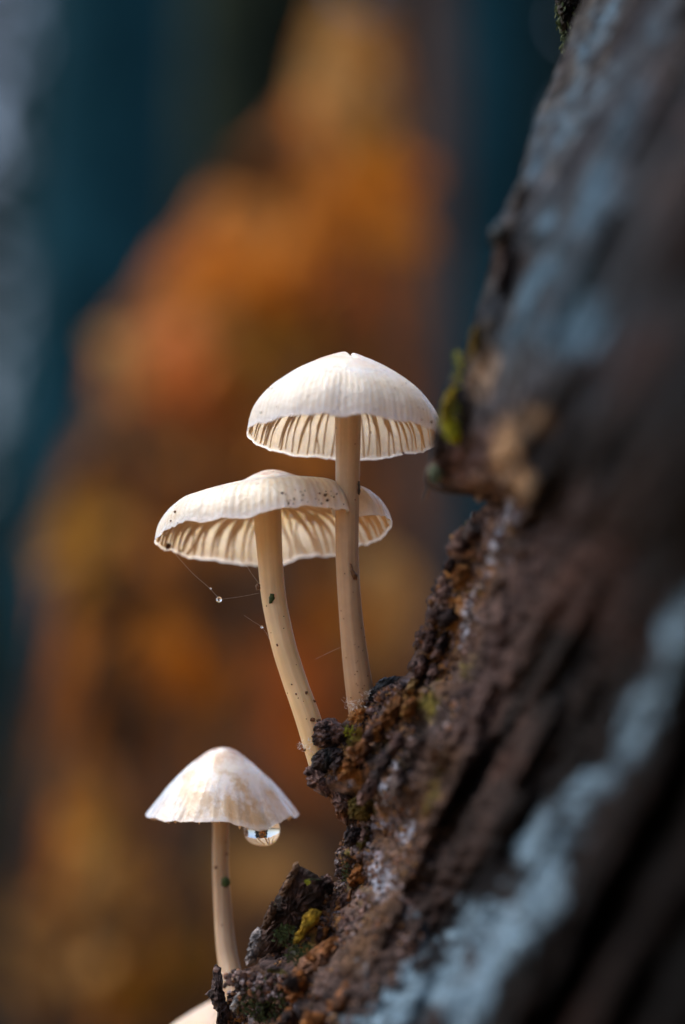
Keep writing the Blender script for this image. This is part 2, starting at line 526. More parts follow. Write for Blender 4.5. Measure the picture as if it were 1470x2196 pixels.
back = P(bx - e_sx * np.exp(-BACK[None, :, 0] / 20.0) - bsx * fade * (1 - np.exp(-BACK[None, :, 0] / 20.0)), by, bd + 0.5 * bdp * fade)
btone = bark_tones(bx, by, np.full_like(bx, 100.0))
allp = np.concatenate([front[:, ::-1], back], 1)
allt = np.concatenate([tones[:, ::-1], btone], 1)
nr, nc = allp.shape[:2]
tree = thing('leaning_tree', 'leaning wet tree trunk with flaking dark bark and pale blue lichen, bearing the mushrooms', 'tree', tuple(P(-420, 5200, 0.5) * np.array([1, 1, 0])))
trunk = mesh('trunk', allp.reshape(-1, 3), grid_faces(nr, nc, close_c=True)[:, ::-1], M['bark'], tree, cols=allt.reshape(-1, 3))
TRUNK_BVH = None


def cast(bvh, px, py):
    o = Vector(CAM); t = Vector(P(px, py, 0.0))
    d = (t - o).normalized()
    return bvh.ray_cast(o, d)


# ------------------------------------------------------------------ lumps: bark flakes, crumbs
def lump(outline, d, thick, seed, rings=9, npt=72, rough=3.0, tilt=(0, 0), flat=0.55):
    """A chunk with a traced outline (photo pixels), its own depth and thickness; front and back bulge."""
    o = np.array(outline, float)
    seg = np.r_[0, np.cumsum(np.hypot(*np.diff(np.r_[o, o[:1]], axis=0).T))]
    tt = np.linspace(0, seg[-1], npt, endpoint=False)
    oo = np.r_[o, o[:1]]
    bxy = np.c_[np.interp(tt, seg, oo[:, 0]), np.interp(tt, seg, oo[:, 1])]
    cen = bxy.mean(0)
    size = np.hypot(*(bxy - cen).T).mean()
    vx, vy, vd = [], [], []
    for side in (-1, 1):
        for k in range(rings):
            f = (k + 1) / rings
            if side == 1 and k == rings - 1:
                continue
            p = cen + (bxy - cen) * f
            h = thick * (max(0.0, 1 - f ** 2.2) ** flat + 0.0)
            vx.append(p[:, 0]); vy.append(p[:, 1])
            vd.append(d + side * h + tilt[0] * (p[:, 0] - cen[0]) + tilt[1] * (p[:, 1] - cen[1]))
    x, y, dd = np.array(vx), np.array(vy), np.array(vd)
    z = dd / KPX
    a1 = fbm(x / 17, y / 17, z / 17, seed, 4, 0.7); a2 = fbm(x / 17, y / 17, z / 17, seed + 5, 4, 0.7); a3 = 0.35 - np.abs(fbm(x / 15, y / 15, z / 40, seed + 9, 4, 0.75)) * 2.2
    x = x + a1 * rough * 3; y = y + a2 * rough * 3; dd = dd - a3 * rough * 3.6 * KPX
    lam = (y * 0.8 + x * 0.55 + 14 * a2) / (9.0 + rough * 1.6)
    lam = lam - np.floor(lam)
    edge_f = np.r_[np.repeat(np.arange(1, rings + 1) / rings, 1), np.arange(1, rings) / rings][:, None]
    dd = dd - (lam - 0.5) * rough * 3.2 * KPX * sstep(0, 0.3, edge_f); x = x - (lam - 0.5) * rough * 1.8 * edge_f
    V = P(x, y, dd)
    nF = rings; nB = rings - 1
    faces = []
    V = V.reshape(-1, 3)
    cf = len(V); V = np.r_[V, P(np.array([cen[0]]), np.array([cen[1]]), np.array([d - thick])), P(np.array([cen[0]]), np.array([cen[1]]), np.array([d + thick]))]
    i2 = (np.arange(npt) + 1) % npt
    for i in range(npt):
        j = int(i2[i])
        faces.append((cf, j, i))
        faces.append((cf + 1, nF * npt + i, nF * npt + j))
        for k in range(nF - 1):
            faces.append((k * npt + i, k * npt + j, (k + 1) * npt + j, (k + 1) * npt + i))
        for k in range(nB - 1):
            b0 = (nF + k) * npt; b1 = b0 + npt
            faces.append((b0 + j, b0 + i, b1 + i, b1 + j))
        b0 = (nF + nB - 1) * npt; b1 = (nF - 1) * npt
        faces.append((b0 + j, b0 + i, b1 + i, b1 + j))
    px = np.r_[x.ravel(), cen[0], cen[0]]; py = np.r_[y.ravel(), cen[1], cen[1]]
    return V, faces, px, py


def tone_of(px, py, base, alt, seed, sc_=18.0):
    n = fbm(px / sc_, py / sc_, 0, seed, 4)
    m = sstep(-0.15, 0.4, n)[:, None]
    return np.clip(np.array(base) * (1 - m) + np.array(alt) * m, 0.003, 0.9)


def flake(outline, d, thick, base, alt, seed, name='bark_flake', label=None, mat=None, **kw):
    V, F, px, py = lump(outline, d, thick, seed, **kw)
    o = mesh(name, V, F, mat or M['flake'], tree, smooth=False, cols=tone_of(px, py, base, alt, seed))
    if label:
        o['label'] = label
    return o


DK, DK2 = (0.022, 0.017, 0.019), (0.070, 0.055, 0.058)
MV, MV2 = (0.065, 0.040, 0.038), (0.23, 0.155, 0.14)
RU, RU2 = (0.17, 0.070, 0.022), (0.40, 0.19, 0.06)
GY_, GY2 = (0.14, 0.14, 0.15), (0.36, 0.35, 0.36)
BL, BL2 = (0.016, 0.018, 0.020), (0.060, 0.070, 0.078)

flake([(782, 1500), (800, 1474), (824, 1453), (846, 1450), (864, 1452), (861, 1470), (846, 1484), (822, 1492), (800, 1506), (788, 1512)], -0.035, 0.03, BL, BL2, 101, label='black wet bark flake behind the tall stem', rough=2.6)
flake([(668, 1578), (676, 1552), (700, 1540), (718, 1540), (738, 1556), (752, 1566), (748, 1592), (728, 1606), (696, 1604), (674, 1598)], -0.03, 0.035, DK, MV2, 102, rough=3.2)
flake([(664, 1632), (680, 1612), (714, 1600), (746, 1606), (738, 1634), (716, 1652), (692, 1656), (668, 1648)], -0.045, 0.03, BL, DK2, 103, rough=2.6)
flake([(654, 1648), (676, 1640), (700, 1658), (712, 1690), (704, 1712), (680, 1698), (660, 1684), (656, 1666)], -0.03, 0.035, MV, MV2, 104, rough=3.4)
flake([(700, 1700), (722, 1690), (752, 1706), (758, 1742), (744, 1772), (728, 1764), (718, 1736)], -0.03, 0.035, RU, MV2, 105, rough=3.2)
flake([(744, 1716), (772, 1706), (800, 1716), (808, 1744), (784, 1762), (752, 1756)], -0.075, 0.03, (0.10, 0.075, 0.018), (0.17, 0.13, 0.04), 106, rough=3.0)
flake([(738, 1786), (756, 1772), (780, 1776), (776, 1806), (752, 1822), (738, 1812)], -0.05, 0.03, DK, MV2, 107, rough=2.6)
flake([(745, 1545), (760, 1520), (785, 1500), (806, 1502), (800, 1530), (776, 1552), (756, 1560)], -0.04, 0.03, MV, RU2, 109, rough=3.2)
# big peeling slab and its neighbours
flake([(634, 1856), (640, 1846), (652, 1862), (672, 1870), (690, 1882), (700, 1902), (692, 1950), (660, 2000), (622, 2040), (572, 2060), (540, 2050), (556, 1996), (572, 1956), (590, 1924), (612, 1892)], -0.02, 0.035, (0.020, 0.013, 0.011), (0.070, 0.045, 0.040), 110, label='large dark slab of bark peeling off the trunk', rough=2.4, tilt=(-0.0004, 0.0002))
flake([(632, 1852), (640, 1846), (644, 1864), (624, 1900), (606, 1924), (598, 1920), (612, 1890)], -0.062, 0.012, (0.12, 0.075, 0.05), (0.22, 0.15, 0.10), 111, rough=1.4)
flake([(574, 1950), (582, 1932), (594, 1942), (588, 1972), (574, 1996), (562, 1994)], -0.05, 0.015, (0.05, 0.03, 0.02), (0.10, 0.06, 0.035), 112, rough=2.0)
flake([(540, 2000), (552, 1988), (564, 1996), (558, 2030), (548, 2064), (530, 2074), (526, 2062), (532, 2032)], -0.055, 0.018, GY_, GY2, 113, label='pale grey splinter of bark', rough=2.0)
flake([(652, 1960), (672, 1950), (692, 1954), (684, 1976), (664, 1996), (640, 2026), (626, 2026), (634, 2000), (646, 1994)], -0.085, 0.016, (0.20, 0.13, 0.012), (0.36, 0.27, 0.03), 114, label='bright ochre lichen flake on the dark slab', rough=1.4)
flake([(690, 1886), (704, 1874), (716, 1890), (714, 1916), (694, 1918), (680, 1902)], -0.05, 0.02, DK, MV2, 115, rough=3.0)
flake([(610, 2110), (640, 2060), (690, 2020), (740, 2000), (760, 2030), (720, 2090), (680, 2140), (640, 2170), (616, 2150)], -0.10, 0.05, RU, (0.22, 0.13, 0.09), 116, rough=4.0)
flake([(612, 2090), (650, 2078), (668, 2104), (640, 2130), (606, 2120)], -0.145, 0.03, DK, RU, 117, rough=2.6)
flake([(492, 2160), (508, 2132), (530, 2112), (538, 2122), (520, 2150), (500, 2172)], -0.07, 0.014, (0.20, 0.22, 0.24), (0.40, 0.42, 0.44), 118, rough=1.4)
flake([(456, 2090), (464, 2066), (470, 2070), (474, 2100), (480, 2130), (490, 2170), (486, 2230), (468, 2230), (466, 2170), (450, 2140), (440, 2132), (458, 2116)], 0.0, 0.022, (0.026, 0.019, 0.018), (0.10, 0.075, 0.075), 119, label='dark thorn-like splinter of bark at the base of the small mushroom', rough=2.2)
flake([(700, 2150), (740, 2100), (780, 2060), (800, 2080), (760, 2150), (720, 2220), (690, 2220)], -0.22, 0.05, RU, (0.26, 0.15, 0.10), 120, rough=4.0)
# along the upper edge
flake([(1010, 740), (1014, 706), (1026, 690), (1034, 704), (1026, 740), (1006, 774), (994, 782)], -0.49, 0.008, (0.16, 0.11, 0.010), (0.26, 0.19, 0.015), 131, rough=2.4, label='ochre crust on the trunk edge')
flake([(946, 880), (960, 840), (972, 822), (982, 832), (972, 868), (962, 900), (950, 916)], -0.42, 0.010, (0.18, 0.14, 0.012), (0.34, 0.28, 0.02), 132, rough=2.4)
flake([(948, 892), (966, 884), (982, 904), (990, 934), (984, 956), (968, 950), (956, 924)], -0.385, 0.012, (0.46, 0.46, 0.015), (0.68, 0.66, 0.03), 133, rough=2.0, label='bright yellow-green lichen on the bark knot')
flake([(924, 960), (932, 930), (946, 910), (958, 924), (954, 958), (940, 984), (926, 984)], -0.33, 0.024, (0.018, 0.014, 0.014), (0.05, 0.04, 0.04), 134, rough=2.4)
flake([(920, 1010), (930, 986), (948, 984), (956, 1004), (946, 1030), (926, 1034)], -0.31, 0.018, (0.10, 0.14, 0.10), (0.20, 0.26, 0.19), 135, rough=2.2)
flake([(1048, 520), (1052, 490), (1072, 474), (1086, 480), (1080, 506), (1064, 530)], -0.53, 0.022, (0.05, 0.06, 0.065), (0.10, 0.12, 0.13), 136, rough=2.6)
flake([(1096, 450), (1104, 408), (1120, 384), (1136, 390), (1130, 430), (1110, 462)], -0.53, 0.022, (0.03, 0.026, 0.026), (0.10, 0.10, 0.10), 137, rough=2.6)
flake([(1060, 620), (1076, 560), (1092, 520), (1100, 536), (1088, 590), (1070, 640)], -0.55, 0.018, (0.018, 0.014, 0.015), (0.05, 0.04, 0.04), 138, rough=2.6)
flake([(1016, 1066), (1026, 1030), (1040, 1006), (1056, 1016), (1060, 1046), (1044, 1072), (1026, 1080)], -0.275, 0.02, (0.12, 0.085, 0.07), (0.24, 0.18, 0.14), 139, rough=2.2)
# crumbly inner bark between knot and ledge
for k, (fx, fy, fr, base, alt) in enumerate([(985, 1165, 26, MV, MV2), (1020, 1140, 24, MV, GY_), (992, 1225, 24, RU, (0.30, 0.17, 0.07)), (965, 1212, 18, DK, MV), (950, 1270, 20, MV, MV2), (930, 1320, 22, MV, (0.22, 0.16, 0.14)),
                                             (965, 1320, 26, DK, DK2), (920, 1375, 24, MV, MV2), (948, 1390, 26, DK, MV2), (905, 1430, 22, MV, MV2), (885, 1470, 20, RU, (0.26, 0.18, 0.08)), (930, 1450, 24, DK, MV2),
                                             (840, 1530, 30, RU, (0.28, 0.15, 0.07)), (880, 1520, 26, RU, (0.26, 0.17, 0.05)), (800, 1570, 28, MV, RU2), (850, 1590, 26, MV, (0.24, 0.20, 0.18)), (770, 1620, 30, RU, MV2), (820, 1640, 26, DK, MV2),
                                             (745, 1650, 24, RU, RU2), (790, 1690, 28, MV, MV2), (850, 1680, 26, MV, (0.30, 0.26, 0.26)), (900, 1600, 26, DK, MV2), (720, 1640, 16, DK, DK2), (780, 1800, 24, (0.10, 0.08, 0.02), MV2), (770, 1880, 26, RU, RU2), (740, 1930, 26, MV, RU2),
                                             (790, 1950, 30, MV, MV2), (740, 1990, 26, MV, (0.22, 0.19, 0.19)), (690, 2010, 20, MV, RU2), (560, 2170, 28, DK, DK2), (620, 2190, 28, DK, RU), (670, 2190, 30, RU, RU2)]):
    aa = np.linspace(0, 2 * math.pi, 11, endpoint=False)
    rr = fr * (0.55 + 0.6 * rng.random(11))
    st = 1.0 + 0.5 * rng.random()
    ox, oy = np.cos(aa) * rr / st, np.sin(aa) * rr * st
    s_in = max(0.0, fx - float(edge_x(np.array([fy]))[0]))
    dd = float(np.interp(fy, EDEP[:, 0], EDEP[:, 1]) - np.interp(s_in, PROF[:, 0], PROF[:, 1])) - 0.012
    flake(np.c_[fx + ox + 0.3 * oy * -1, fy + oy], dd, 0.03, base, alt, 200 + k, rough=3.2, rings=7, npt=48)

# ------------------------------------------------------------------ crumbs of rotten bark (too many and too small to pick apart)
ICO_V = None


def ico():
    t = (1 + 5 ** 0.5) / 2
    v = np.array([(-1, t, 0), (1, t, 0), (-1, -t, 0), (1, -t, 0), (0, -1, t), (0, 1, t), (0, -1, -t), (0, 1, -t), (t, 0, -1), (t, 0, 1), (-t, 0, -1), (-t, 0, 1)], float)
    v /= np.linalg.norm(v[0])
    f = np.array([(0, 11, 5), (0, 5, 1), (0, 1, 7), (0, 7, 10), (0, 10, 11), (1, 5, 9), (5, 11, 4), (11, 10, 2), (10, 7, 6), (7, 1, 8), (3, 9, 4), (3, 4, 2), (3, 2, 6), (3, 6, 8), (3, 8, 9), (4, 9, 5), (2, 4, 11), (6, 2, 10), (8, 6, 7), (9, 8, 1)])
    return v, f


IV, IF = ico()


def crumbs(name, centres, sizes, tones, parent, mat, stretch=0.5, seed=1):
    g = np.random.default_rng(seed)
    n = len(centres)
    V = np.repeat(IV[None], n, 0) * (0.65 + 0.7 * g.random((n, 12, 1)))
    V *= (1 - stretch / 2 + stretch * g.random((n, 1, 3)))
    V = V * np.asarray(sizes)[:, None, None] + np.asarray(centres)[:, None, :]
    F = (IF[None] + 12 * np.arange(n)[:, None, None]).reshape(-1, 3)
    return mesh(name, V.reshape(-1, 3), F, mat, parent, smooth=False, cols=np.repeat(np.asarray(tones)[:, None, :], 12, 1).reshape(-1, 3))


PAL = np.array([(0.05, 0.035, 0.034), (0.11, 0.07, 0.062), (0.17, 0.12, 0.115), (0.16, 0.075, 0.035), (0.24, 0.14, 0.06), (0.26, 0.23, 0.25), (0.03, 0.022, 0.022)])


def strip_crumbs(name, v0, v1, smax, n, r0, r1, seed, pal=PAL, probs=None):
    g = np.random.default_rng(seed)
    v = g.uniform(v0, v1, n); s = smax * g.random(n) ** 1.8
    x, y, d = trunk_point(v, s)
    keep = fbm(x / 38, y / 38, 0, seed + 3, 3) > -0.12
    v, s, x, y, d = v[keep], s[keep], x[keep], y[keep], d[keep]
    a, b = disp(x, y, s)
    c = P(x - a - g.normal(0, 1.5, len(x)), y, d - b)
    idx = g.choice(len(pal), len(x), p=probs)
    sz = (r0 + (r1 - r0) * g.random(len(x)) ** 2.5) * KPX
    o = crumbs(name, c, sz, pal[idx] * (0.7 + 0.6 * g.random((len(x), 1))), tree, M['crumb'], seed=seed)
    o['kind'] = 'stuff'
    return o


strip_crumbs('bark_crumbs', 1095, 1480, 130, 2600, 1.6, 6.5, 5, probs=[.2, .25, .2, .1, .05, .1, .1])
strip_crumbs('bark_crumbs', 1470, 1900, 190, 5200, 1.6, 6.5, 6, probs=[.17, .2, .15, .2, .1, .06, .12])
strip_crumbs('bark_crumbs', 1900, 2260, 260, 3800, 1.6, 6.5, 8, probs=[.2, .22, .14, .2, .08, .04, .12])
# the grainy heap beside the small mushroom
g = np.random.default_rng(12)
hx = g.normal(565, 34, 420); hy = 2098 + 0.12 * (hx - 565) + np.abs(g.normal(0, 22, 420)) - 8
hd = -0.075 - 0.02 * g.random(420) - 0.0003 * (hy - 2098)
heap = crumbs('bark_crumbs', P(hx, hy, hd), g.uniform(3.2, 8.0, 420) * KPX, PAL[g.choice(7, 420, p=[.2, .25, .22, .08, .03, .14, .08])], tree, M['crumb'], seed=13)
heap['kind'] = 'stuff'


# ------------------------------------------------------------------ moss
def blades(name, centres, length, width, mat, parent, seed, dirs=None, hang=False):
    g = np.random.default_rng(seed)
    V, F = [], []
    for k, c in enumerate(centres):
        u = g.normal(0, 1, 3); u /= np.linalg.norm(u)
        if hang:
            u = u * 0.5 + np.array([0, 0, -0.9]); u /= np.linalg.norm(u)
        elif dirs is not None:
            u = u * 0.7 + dirs; u /= np.linalg.norm(u)
        s = np.cross(u, g.normal(0, 1, 3)); s /= np.linalg.norm(s)
        nn = np.cross(u, s)
        L = length * (0.6 + 0.8 * g.random()); W = width * (0.7 + 0.6 * g.random())
        b = len(V)
        V += [c - s * W * 0.4, c + s * W * 0.4, c + u * L * 0.5 + s * W + nn * W * 0.3, c + u * L * 0.5 - s * W + nn * W * 0.3, c + u * L - nn * W * 0.4, c + u * L * 0.5 - nn * W * 0.6]
        F += [(b, b + 1, b + 2, b + 5), (b + 3, b, b + 5), (b + 5, b + 2, b + 4), (b + 3, b + 5, b + 4)]
    return mesh(name, np.array(V), F, mat, parent, smooth=True)


def moss_patch(cx, cy, rx, ry, d, n, mat, seed, L=9, W=2.4, hang=False, dirs=np.array([-0.5, -0.3, 0.6])):
    g = np.random.default_rng(seed)
    a = g.uniform(0, 2 * math.pi, n); r = g.random(n) ** 0.6
    c = P(cx + rx * r * np.cos(a), cy + ry * r * np.sin(a), d + g.normal(0, 0.012, n))
    o = blades('moss_tuft', c, L * KPX, W * KPX, mat, tree, seed, dirs=dirs, hang=hang)
    return o


moss_patch(575, 2150, 62, 46, -0.085, 520, M['moss'], 31)
moss_patch(650, 2050, 34, 26, -0.10, 180, M['moss'], 32)
moss_patch(618, 2010, 30, 26, -0.07, 130, M['moss'], 33)
moss_patch(750, 1572, 12, 16, -0.07, 46, M['moss_bright'], 34, L=5)
moss_patch(742, 1860, 8, 36, -0.06, 60, M['moss'], 35, L=5)
moss_patch(984, 800, 9, 50, -0.47, 34, M['moss_bright'], 42, L=8)
moss_patch(968, 900, 22, 46, -0.41, 200, M['moss_bright'], 36, L=8)
moss_patch(1222, 22, 30, 60, -0.03, 420, M['moss'], 37, L=12, W=3.0, hang=True)
moss_patch(1212, 92, 9, 26, -0.03, 60, M['moss'], 38, L=9, hang=True)
moss_patch(935, 1010, 14, 22, -0.27, 70, M['moss'], 39, L=9, hang=True)
flake([(1194, -60), (1250, -60), (1252, 10), (1240, 40), (1228, 62), (1214, 78), (1204, 72), (1200, 40), (1192, 10)], -0.03, 0.03, (0.010, 0.009, 0.008), (0.03, 0.028, 0.022), 150, label='dark hanging lump of bark and moss', rough=3.2)


# ------------------------------------------------------------------ tubes
def tube(path, rad, ns=10):
    path = np.asarray(path, float); rad = np.broadcast_to(np.asarray(rad, float), (len(path),))
    tan = np.gradient(path, axis=0); tan /= np.linalg.norm(tan, axis=1)[:, None] + 1e-12
    ref = np.array([0, 1, 0.13])
    a = np.cross(tan, ref); a /= np.linalg.norm(a, axis=1)[:, None] + 1e-12
    b = np.cross(tan, a)
    th = np.linspace(0, 2 * math.pi, ns, endpoint=False)
    V = path[:, None] + rad[:, None, None] * (a[:, None] * np.cos(th)[None, :, None] + b[:, None] * np.sin(th)[None, :, None])
    n = len(path)
    F = [tuple(q) for q in grid_faces(n, ns, close_c=True)]
    V = V.reshape(-1, 3)
    F.append(tuple(range(ns - 1, -1, -1))); F.append(tuple((n - 1) * ns + i for i in range(ns)))
    return V, F


def resample(pts, n):
    """Smooth (Catmull-Rom) resampling of control points."""
    p = np.asarray(pts, float)
    q = np.r_[2 * p[:1] - p[1:2], p, 2 * p[-1:] - p[-2:-1]]
    t = np.linspace(0, len(p) - 1 - 1e-9, n)
    i = t.astype(int); f = (t - i)[:, None]
    a, b, c, d = q[i], q[i + 1], q[i + 2], q[i + 3]
    return 0.5 * (2 * b + (c - a) * f + (2 * a - 5 * b + 4 * c - d) * f ** 2 + (3 * b - a - 3 * c + d) * f ** 3)


def px_path(pts, n=40):
    p = resample(np.array(pts, float), n)
    return P(p[:, 0], p[:, 1], p[:, 2])


# a curled twig of bark below the knot, and a small ring of bark
V, F = tube(px_path([(934, 980, -.27), (918, 1012, -.28), (922, 1040, -.28), (960, 1052, -.285), (1010, 1056, -.285), (1050, 1062, -.27)], 40), np.linspace(4, 7, 40) * KPX, 8)
mesh('twig', V, F, M['twig'], tree)
V, F = tube(px_path([(922, 1040, -.28), (914, 1060, -.28), (908, 1074, -.28)], 12), np.linspace(4, 2, 12) * KPX, 8)
mesh('twig', V, F, M['twig'], tree)
# a black sprout with a green foot on the edge
V, F, px_, py_ = lump([(1016, 1095), (1021, 1106), (1020, 1120), (1012, 1124), (1008, 1112), (1011, 1100)], -0.13, 0.006, 160, rings=6, npt=24, rough=0.6)
mesh('seed_husk', V, F, M['black'], tree)
moss_patch(1006, 1124, 10, 4, -0.14, 26, M['green'], 161, L=7)
V, F = tube(px_path([(652, 1890, -.07), (668, 1886, -.08), (690, 1888, -.07)], 12), 1.3 * KPX, 6)
mesh('moss_stalk', V, F, M['moss'], tree)
moss_patch(662, 1893, 5, 6, -0.08, 24, M['moss_bright'], 162, L=5)


# ------------------------------------------------------------------ mushrooms
def rot_axis(v, ax, ang):
    c, s = math.cos(ang), math.sin(ang)
    ax = np.asarray(ax, float)
    return v * c + np.cross(ax, v) * s + ax * (v @ ax)[..., None] * (1 - c)


class Cap:
    """Mushroom cap: closed shell of outer skin and inner flesh, with wavy rim."""
    def __init__(s, rim_px, rim_d, Rpx, Hpx, prof, tilt_back, tilt_side, seed, wavy=0.03, stri=46, thick=(0.13, 0.026), notch=None, nick=False, lobes=None, lumpy=0.010):
        s.lumpy = lumpy
        s.c = P(*rim_px, rim_d)
        k = KPX * (D0 + rim_d) / D0
        s.R, s.H = Rpx * k, Hpx * k
        p = np.array(prof, float)
        t0 = np.r_[0, np.cumsum(np.hypot(np.diff(p[:, 0]), np.diff(p[:, 1]) * Hpx / Rpx))]; t0 /= t0[-1]
        s.t = np.linspace(0, 1, 60)
        q = resample(p, 240)
        tq = np.r_[0, np.cumsum(np.hypot(np.diff(q[:, 0]), np.diff(q[:, 1]) * Hpx / Rpx))]; tq /= tq[-1]
        s.pr = np.interp(s.t, tq, q[:, 0]); s.pz = np.interp(s.t, tq, q[:, 1])
        s.seed, s.wavy, s.stri, s.thick, s.notch, s.nick, s.lobes = seed, wavy, stri, thick, notch, nick, lobes or []
        s.tb, s.ts = R(tilt_back), R(tilt_side)

    def world(s, L):
        L = rot_axis(L, (1, 0, 0), -s.tb)      # lift the near rim
        L = rot_axis(L, (0, 1, 0), s.ts)       # side tilt
        return s.c + L

    def prof(s, az, t, inner=0.0):
        """Local point of the outer (inner=0) or inner (inner=1) surface; rim plane at z = 0."""
        r = np.interp(t, s.t, s.pr); z = 1 - np.interp(t, s.t, s.pz)
        ca, sa = np.cos(az), np.sin(az)
        w1 = fbm(ca * 1.3 + 5, sa * 1.3, 0, s.seed, 2); w2 = fbm(ca * 4 + 9, sa * 4, 0, s.seed + 3, 2); w3 = fbm(ca * 14, sa * 14, 0, s.seed + 8, 2)
        e = sstep(0.35, 1.0, t)
        rr = s.R * r * (1 + s.wavy * (0.9 * w1 + 0.5 * w2) * e)
        zz = s.H * z + s.R * s.wavy * (1.2 * w2 * e ** 2 + 0.55 * w3 * e ** 6)
        for a0, wd, dr, dz in s.lobes:
            da = np.angle(np.exp(1j * (az - R(a0))))
            b = np.exp(-(da / R(wd)) ** 2) * e
            rr = rr + s.R * dr * b; zz = zz + s.R * dz * b
        if s.notch:
            a0, wd, dep = s.notch
            da = np.angle(np.exp(1j * (az - R(a0))))
            rr = rr * (1 - dep * sstep(R(wd) * 1.35, R(wd) * 0.75, np.abs(da)) * sstep(0.45, 0.8, t))
        if inner:
            th = s.R * (s.thick[0] + (s.thick[1] - s.thick[0]) * sstep(0.0, 0.85, t)) * np.clip((1.0 - t) / 0.04, 0.0, 1) ** 0.5
            dr_ = np.gradient(s.pr, s.t) * s.R; dz_ = -np.gradient(s.pz, s.t) * s.H
            nx, nz = -np.interp(t, s.t, dz_), np.interp(t, s.t, dr_)
            nl = np.hypot(nx, nz) + 1e-9
            rr = np.maximum(rr - th * nx / nl * inner, 0.0); zz = zz - th * nz / nl * inner
        return rr, zz

    def build(s, mat, parent):
        na, ntt = 420, 64
        az = np.linspace(0, 2 * math.pi, na, endpoint=False)
        t = np.linspace(0.004, 1, ntt) ** 0.9
        T, A = np.meshgrid(t, az, indexing='ij')
        r, z = s.prof(A, T)
        wob = 1.3 * fbm(np.cos(A) * 3, np.sin(A) * 3, T * 2, s.seed + 31, 2)
        st = 0.5 + 0.5 * np.sin(s.stri * A + wob * 1.6)
        amp = sstep(0.46, 0.72, T) * (0.7 + 0.3 * fbm(np.cos(A) * 6, np.sin(A) * 6, T * 3, s.seed + 41, 2))
        r = r - s.R * 0.0055 * st * amp * sstep(1.02, 0.97, T) * 1.0
        lumpn = fbm(r * np.cos(A) / s.R * 4, r * np.sin(A) / s.R * 4, 0, s.seed + 51, 2)
        z = z + s.R * s.lumpy * lumpn
        if s.nick:
            x_, y_ = r * np.cos(A) / s.R, r * np.sin(A) / s.R
            z = z - s.R * 0.075 * np.exp(-((x_ - 0.02 + 0.15 * y_) / 0.022) ** 2) * sstep(0.42, 0.12, np.abs(y_))
        outer = np.stack([r * np.cos(A), r * np.sin(A), z], -1)
        ri, zi = s.prof(A, T, 1.0)
        inner_ = np.stack([ri * np.cos(A), ri * np.sin(A), zi], -1)
        L = np.concatenate([outer, inner_[::-1]], 0)
        V = s.world(L.reshape(-1, 3))
        n0 = 2 * ntt
        F = [tuple(f) for f in grid_faces(n0, na, close_c=True)]
        top = s.world(np.array([[0, 0, outer[0, :, 2].mean()]])); bot = s.world(np.array([[0, 0, inner_[0, :, 2].mean()]]))
        V = np.r_[V, top, bot]
        it, ib = len(V) - 2, len(V) - 1
        for k in range(na):
            j = (k + 1) % na
            F.append((it, j, k)); F.append((ib, (n0 - 1) * na + k, (n0 - 1) * na + j))
        F = [f[::-1] for f in F]
        ta = np.r_[np.concatenate([T, T[::-1] * 0 + 0.6], 0).ravel(), 0, 0.6]
        sa = np.r_[np.concatenate([st * amp, np.zeros_like(T)], 0).ravel(), 0, 0]
        o = mesh('cap', V, F, mat, parent, attrs={'t': ta, 'stri': np.clip(sa, 0, 1), 'inner': np.r_[np.concatenate([T * 0, T * 0 + 1], 0).ravel(), 0, 1]})
        s.bvh = BVHTree.FromPolygons([tuple(v) for v in V], [tuple(int(i) for i in f) for f in F])
        return o

    def gills(s, cap_ob, n, r_stem, mat, depth=0.20, seed=0):
        g = np.random.default_rng(seed)
        for k in range(n):
            a0 = 2 * math.pi * (k + 0.75 * g.random()) / n
            short = k % 2 == 1
            tmin = 0.10 if not short else g.uniform(0.42, 0.68)
            t = np.linspace(tmin, 0.985, 24)
            f = (t - tmin) / (0.985 - tmin)
            az = a0 + 0.016 * g.normal() * np.sin(f * math.pi * g.uniform(1.2, 2.6) + g.uniform(0, 6)) + 0.014 * g.normal() * f
            r, z = s.prof(az, t, 0.85)
            dep = depth * s.R * (0.75 + 0.25 * (1 - f)) * sstep(1.0, 0.93, f) ** 0.6 * (0.7 if short else 1.0) * sstep(0, 0.10, f + (0.1 if not short else 0)) * g.uniform(0.6, 1.2)
            th = s.R * 0.0095 * (1 - 0.2 * f)
            lat = np.stack([-np.sin(az), np.cos(az), 0 * az], -1)
            rad = np.stack([np.cos(az), np.sin(az), 0 * az], -1)
            wob = s.R * 0.009 * fbm(f * 6, np.full_like(f, k * 3.1), 0, seed + 5, 2)
            rows = []
            for q, wd in ((0.0, 1.0), (0.6, 0.95), (1.0, 0.7)):
                c = rad * r[:, None] + np.array([0, 0, 1]) * (z - dep * q)[:, None] - rad * (dep * q * 0.10)[:, None] + lat * (wob * q)[:, None]
                rows.append((c + lat * (th * wd)[:, None], c - lat * (th * wd)[:, None]))
            ring = np.stack([rows[0][0], rows[1][0], rows[2][0], rows[2][1], rows[1][1], rows[0][1]], 1)   # n x 6
            V = s.world(ring.reshape(-1, 3))
            F = [tuple(q_) for q_ in grid_faces(len(t), 6, close_c=True)]
            F.append(tuple(range(5, -1, -1))); F.append(tuple((len(t) - 1) * 6 + i for i in range(6)))
            mesh('gill', V, F, mat, cap_ob)


